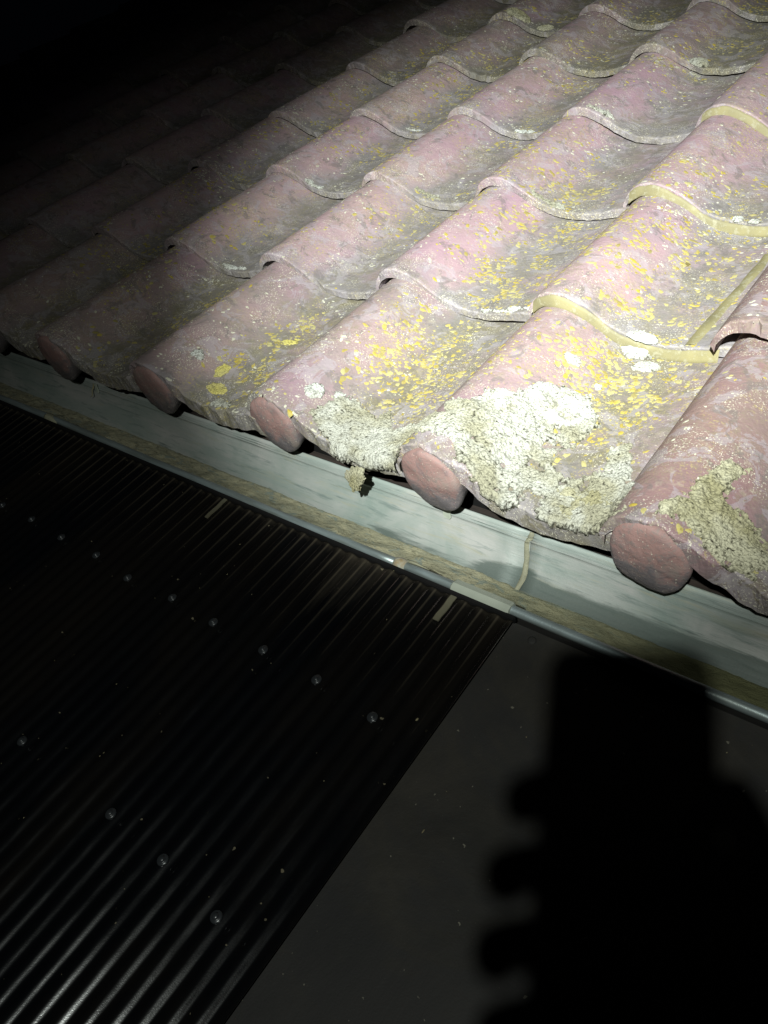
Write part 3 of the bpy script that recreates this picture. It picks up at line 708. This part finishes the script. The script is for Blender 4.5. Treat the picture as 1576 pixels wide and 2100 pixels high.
crust('lichen_crust', ell(.352, .318, .007, .014), M_crust_y, 'narrow yellow lichen streak beside the fourth round tile end from the right', .0015, .0011, .005, .0010, seed=22)
crust('lichen_crust', ell(.316, .316, .008, .009), M_crust_w, 'pale lichen speckles above the fourth round tile end from the right', .0022, .0010, .006, .0012, seed=23)
crust('lichen_crust', ell(.395, .425, .020, .008, .4), M_crust_y, 'bright yellow lichen streak in the tile trough at left centre', .0014, .0010, .007, .0009, seed=24, holes=.42)
crust('lichen_crust', ell(.397, .264, .03, .008), M_crust, 'thin cream lichen on the eave lip left of the third round end from the right', .0022, .0011, .007, .0014, seed=25, holes=.45)
crust('lichen_crust', ell(.855, .463, .005, .005), M_crust_w, 'tiny white lichen dot above the round white crust', .002, .0009, .002, .0010, seed=26)
crust('lichen_crust', ell(.922, .285, .03, .025), M_crust_o, 'olive lichen on the eave left of the rightmost round tile end', .0058, .0011, .010, .0014, seed=27, holes=.40)
crust('lichen_crust', ell(.545, 1.103, .022, .006), M_crust, 'grey lichen crumbs on a tile lip left of the top sealant strip', .0024, .0012, .006, .0013, seed=28)
crust('lichen_crust', ell(.35, .842, .03, .006), M_crust, 'grey lichen crumbs on a third row tile lip in the middle', .0020, .0011, .006, .0013, seed=29, holes=.4)
crust('lichen_crust', ell(.60, .842, .05, .006), M_crust, 'grey lichen crumbs on a third row tile lip left of the upper sealant strip', .0018, .0011, .006, .0012, seed=30, holes=.42)

# lump of crust hanging off the eave into the gutter
def chunk():
    q = random.Random(3); bm = bmesh.new(); bmesh.ops.create_icosphere(bm, subdivisions=5, radius=1)
    for v in bm.verts:
        p = v.co.copy(); a = float(fbm(p.x * 2.1 + 7, p.z * 2.1 + p.y, 3, 4)); b = float(fbm(p.x * 7 + p.y * 3, p.z * 7, 5, 3)); c = float(worley(np.array(p.x * 9 + p.y), np.array(p.z * 9 - p.y * 3), 2))
        k = .45 + .9 * a + .45 * b - .15 * c
        v.co = Vector((p.x * .019 * k * (1.05 + .55 * p.z), p.y * .0045 * k, p.z * .0125 * k))
    me = bpy.data.meshes.new('lichen_chunk'); bm.to_mesh(me); bm.free(); me.materials.append(M_crust_o)
    at = me.attributes.new('h', 'FLOAT', 'POINT'); at.data.foreach_set('value', np.full(len(me.vertices), .7, np.float32))
    o = bpy.data.objects.new('lichen_chunk', me); COL.objects.link(o)
    p = roofw(.657, .240, -.070); o.location = p; o.rotation_euler = (math.radians(-8), math.radians(-22), math.radians(-20))
    tag(o, 'loose brown lichen lump hanging over the gutter under the cream lichen crust', 'lichen')
chunk()

def flecks(name, count, dens, rmin, rmax, mat, seed, label, flat=.16, pw=2.6):
    rs = np.random.default_rng(seed); n = count * 30
    U = rs.uniform(-.35, 1.25, n); V = rs.uniform(.255, 1.75, n)
    D = dens(U, V); k = rs.uniform(0, 1, n) < D
    U = U[k][:count]; V = V[k][:count]
    R_ = rmin + (rmax - rmin) * rs.uniform(0, 1, len(U)) ** pw
    a0 = rs.uniform(0, 6.28, len(U)); E = rs.uniform(1, 2.1, len(U)); T = rs.uniform(0, 3.14, len(U))
    K = 9; A = np.arange(K) * 2 * np.pi / K
    rr = R_[:, None] * rs.uniform(.55, 1.15, (len(U), K)); ang = A[None] + a0[:, None]
    x = rr * np.cos(ang) * E[:, None]; y = rr * np.sin(ang)
    xr = x * np.cos(T)[:, None] - y * np.sin(T)[:, None]; yr = x * np.sin(T)[:, None] + y * np.cos(T)[:, None]
    PU = U[:, None] + np.c_[xr, xr * .6, np.zeros(len(U))]; PV = V[:, None] + np.c_[yr, yr * .6, np.zeros(len(U))]
    H = np.c_[np.full(rr.shape, -.0001), np.tile(R_[:, None] * flat * .8, (1, K)) * rs.uniform(.5, 1.2, rr.shape), R_ * flat * .6]
    H = np.minimum(H, .0012)
    N0 = surf(PU.ravel(), PV.ravel()).reshape(PU.shape)
    ok = (N0.max(1) - N0.min(1)) < .010
    PU, PV, N0, H = PU[ok], PV[ok], N0[ok], H[ok]
    W = toworld(np.stack([PU, PV, N0 + H], -1)).reshape(-1, 3); m = 2 * K + 1
    base = np.arange(len(PU)) * m; F = []
    for i in range(K):
        j = (i + 1) % K
        F.append(np.stack([base + i, base + j, base + K + j, base + K + i], -1))
    T3 = [np.stack([base + K + i, base + K + (i + 1) % K, base + 2 * K], -1) for i in range(K)]
    Fs = [tuple(f) for f in np.concatenate(F)] + [tuple(f) for f in np.concatenate(T3)]
    o = mesh(name, W, Fs, mat, None, True, {'h': np.repeat(rs.uniform(0, 1, len(PU)), m)}); tag(o, label, 'lichen', kind='stuff')
def relu(U): return (U - .009 + .042) % .25 - .042
def dens_y(U, V):
    cl = fbm(U * 9, V * 9, 2, 4); fi = fbm(U * 45, V * 45, 6, 3)
    d = np.clip((cl - .42) * 4.0, 0, 1) * np.clip((fi - .36) * 4, 0.02, 1)
    rel = relu(U); d *= .25 + .75 * np.exp(-((rel - .10) / .06) ** 2) + .55 * np.exp(-((rel + .025) / .02) ** 2)
    hot = np.zeros(U.shape)
    for (a, b, s, k) in ((.38, .42, .05, 1.4), (.62, .42, .07, 1.6), (.80, .52, .06, 1.2), (.64, .66, .08, .8), (.87, .60, .06, .9), (.88, .44, .05, 1.2), (.36, .32, .05, 1.2), (.80, .72, .06, .9), (.57, .82, .06, .5), (.15, .50, .05, .5), (.60, .56, .06, .9)):
        hot += k * np.exp(-((U - a) ** 2 + (V - b) ** 2) / s ** 2)
    hot2 = sum(k * np.exp(-(((U - a) / su) ** 2 + ((V - b) / sv) ** 2)) for a, b, su, sv, k in ((.385, .43, .03, .05, 1.), (.40, .37, .03, .05, .7), (.375, .315, .035, .03, .8), (.36, .36, .02, .05, .5), (.15, .43, .03, .06, .5), (.63, .40, .05, .07, .8), (.82, .50, .05, .05, .6), (.90, .42, .03, .06, .8)))
    d = d * (.5 + 1.0 * hot) + hot2 * np.clip((fbm(U * 32, V * 32, 9, 4) - .40) * 5, 0, 1) * (.6 + .8 * np.exp(-((V - .5) / .45) ** 2))
    d *= np.where((U > .965) & (V > .3) & (V < .84), .05, 1)
    return np.clip(d, 0, 1)
def dens_w(U, V):
    cl = fbm(U * 11, V * 11, 12, 4); fi = fbm(U * 60, V * 60, 16, 3)
    front = np.zeros(U.shape)
    for r in range(1, 8):
        front += np.exp(-((V - VF[r] - .012) / .016) ** 2) + .8 * np.exp(-((V - VF[r] + .02) / .02) ** 2)
    d = np.clip((cl - .40) * 3, 0, 1) * np.clip((fi - .38) * 4, 0, 1) * (.35 + 1.2 * front)
    d += .35 * np.exp(-((U - .56) ** 2 + (V - .40) ** 2) / .07 ** 2) * np.clip((fi - .4) * 4, 0, 1)
    return np.clip(d, 0, 1)
flecks('yellow_lichen_flecks', 32000, dens_y, .0004, .0038, M_fleck, 1, 'small mustard yellow lichen flecks scattered over the pink tiles', pw=4.6)
flecks('pale_lichen_flecks', 9000, dens_w, .0005, .0026, M_wfleck, 2, 'tiny pale lichen specks sprinkled over the tile lips and troughs', pw=2.4)
# a dry chip lying on a tile
cp = mesh('lichen_chip', [tuple(toworld(np.array(p))) for p in [(.838, .722, -.046), (.850, .720, -.047), (.853, .730, -.046), (.842, .733, -.045), (.838, .722, -.048), (.850, .720, -.049), (.853, .730, -.049), (.842, .733, -.049)]],
          [(0, 1, 2, 3), (4, 7, 6, 5), (0, 4, 5, 1), (1, 5, 6, 2), (2, 6, 7, 3), (3, 7, 4, 0)], M_crust_y, None, False)
tag(cp, 'loose square yellowish chip lying on the tile between the two sealant strips', 'chip')

# ------------------------------------------------------------------ phone and hand of the photographer (they cast the shadow)
def cw(a, b, z=0): return CAM + RX * a + DN * b + FW * z
def camobj(o):
    m = Matrix((RX, DN, FW)).transposed().to_4x4(); m.translation = CAM; o.matrix_world = m
ph = empty('phone'); camobj(ph); tag(ph, 'black phone held upright, seen only as the dark block of shadow on the lower roof', 'phone')
def rbox(name, x0, x1, y0, y1, z0, z1, r, mat, parent):
    out = []
    for cx, cy, a in ((x1 - r, y1 - r, 0), (x0 + r, y1 - r, 90), (x0 + r, y0 + r, 180), (x1 - r, y0 + r, 270)):
        for k in range(9): t = math.radians(a + k * 90 / 8); out.append((cx + r * math.cos(t), cy + r * math.sin(t)))
    n = len(out); cx, cy = (x0 + x1) / 2, (y0 + y1) / 2; V = []; e = .0012
    for z, s in ((z0, e), (z0 + e, 0), (z1 - e, 0), (z1, e)):
        for x, y in out: V.append((x - math.copysign(s, x - cx), y - math.copysign(s, y - cy), z))
    F = [(k * n + i, k * n + (i + 1) % n, (k + 1) * n + (i + 1) % n, (k + 1) * n + i) for k in range(3) for i in range(n)] + [tuple(range(n))[::-1], tuple(3 * n + i for i in range(n))]
    return mesh(name, V, F, mat, parent, False)
rbox('phone_body', -.0576, .0179, -.0175, .142, -.0100, -.0022, .012, M_phone, ph)
rbox('screen', -.0560, .0163, -.0158, .140, -.0106, -.0098, .010, M_glass, ph)
rbox('camera_lens', -.0060, .0060, -.0060, .0060, -.0024, -.0014, .0059, M_glass, ph)

def skinned(name, verts, edges, rads, mat, parent=None, root=0, sub=2):
    me = bpy.data.meshes.new(name); me.from_pydata(verts, edges, []); me.materials.append(mat)
    o = bpy.data.objects.new(name, me); COL.objects.link(o); camobj(o)
    sm = o.modifiers.new('skin', 'SKIN'); sm.use_smooth_shade = True
    for i, r in enumerate(rads):
        sv = me.skin_vertices[0].data[i]; sv.radius = r if isinstance(r, tuple) else (r, r); sv.use_root = (i == root)
    ss = o.modifiers.new('sub', 'SUBSURF'); ss.levels = sub; ss.render_levels = sub
    return o
V = []; E_ = []; R_ = []
def add(p, r, par=None):
    V.append(p); R_.append(r)
    if par is not None: E_.append((par, len(V) - 1))
    return len(V) - 1
palm = add((.034, .112, .010), (.030, .018)); wrist = add((.062, .178, .000), (.029, .022), palm); a1 = add((.100, .27, -.050), .034, wrist); a2 = add((.135, .36, -.11), .040, a1)
kn = add((.016, .092, .016), (.026, .013), palm)
for k, (b0, b1, tipx) in enumerate(((.058, .050, -.0745), (.082, .080, -.0800), (.104, .108, -.0815), (.124, .136, -.0775))):
    base = add((.006, b0 + .004, .018), .0115, kn if k < 2 else palm)
    p1 = add((-.022, b1, .017), .0108, base); p2 = add((-.050, b1, .012), .0108, p1)
    p3 = add((tipx + .008, b1, .000), .0108, p2); add((tipx + .012, b1 + .001, -.014), .0095, p3)
t0 = add((.040, .088, .002), .014, palm); t1 = add((.031, .066, -.010), .0125, t0); t2 = add((.024, .048, -.017), .0110, t1); add((.014, .034, -.020), .0085, t2)
hand = skinned('hand', V, E_, R_, M_skin)
tag(hand, 'right hand gripping the phone, seen only as the knuckled edge of the shadow', 'hand')
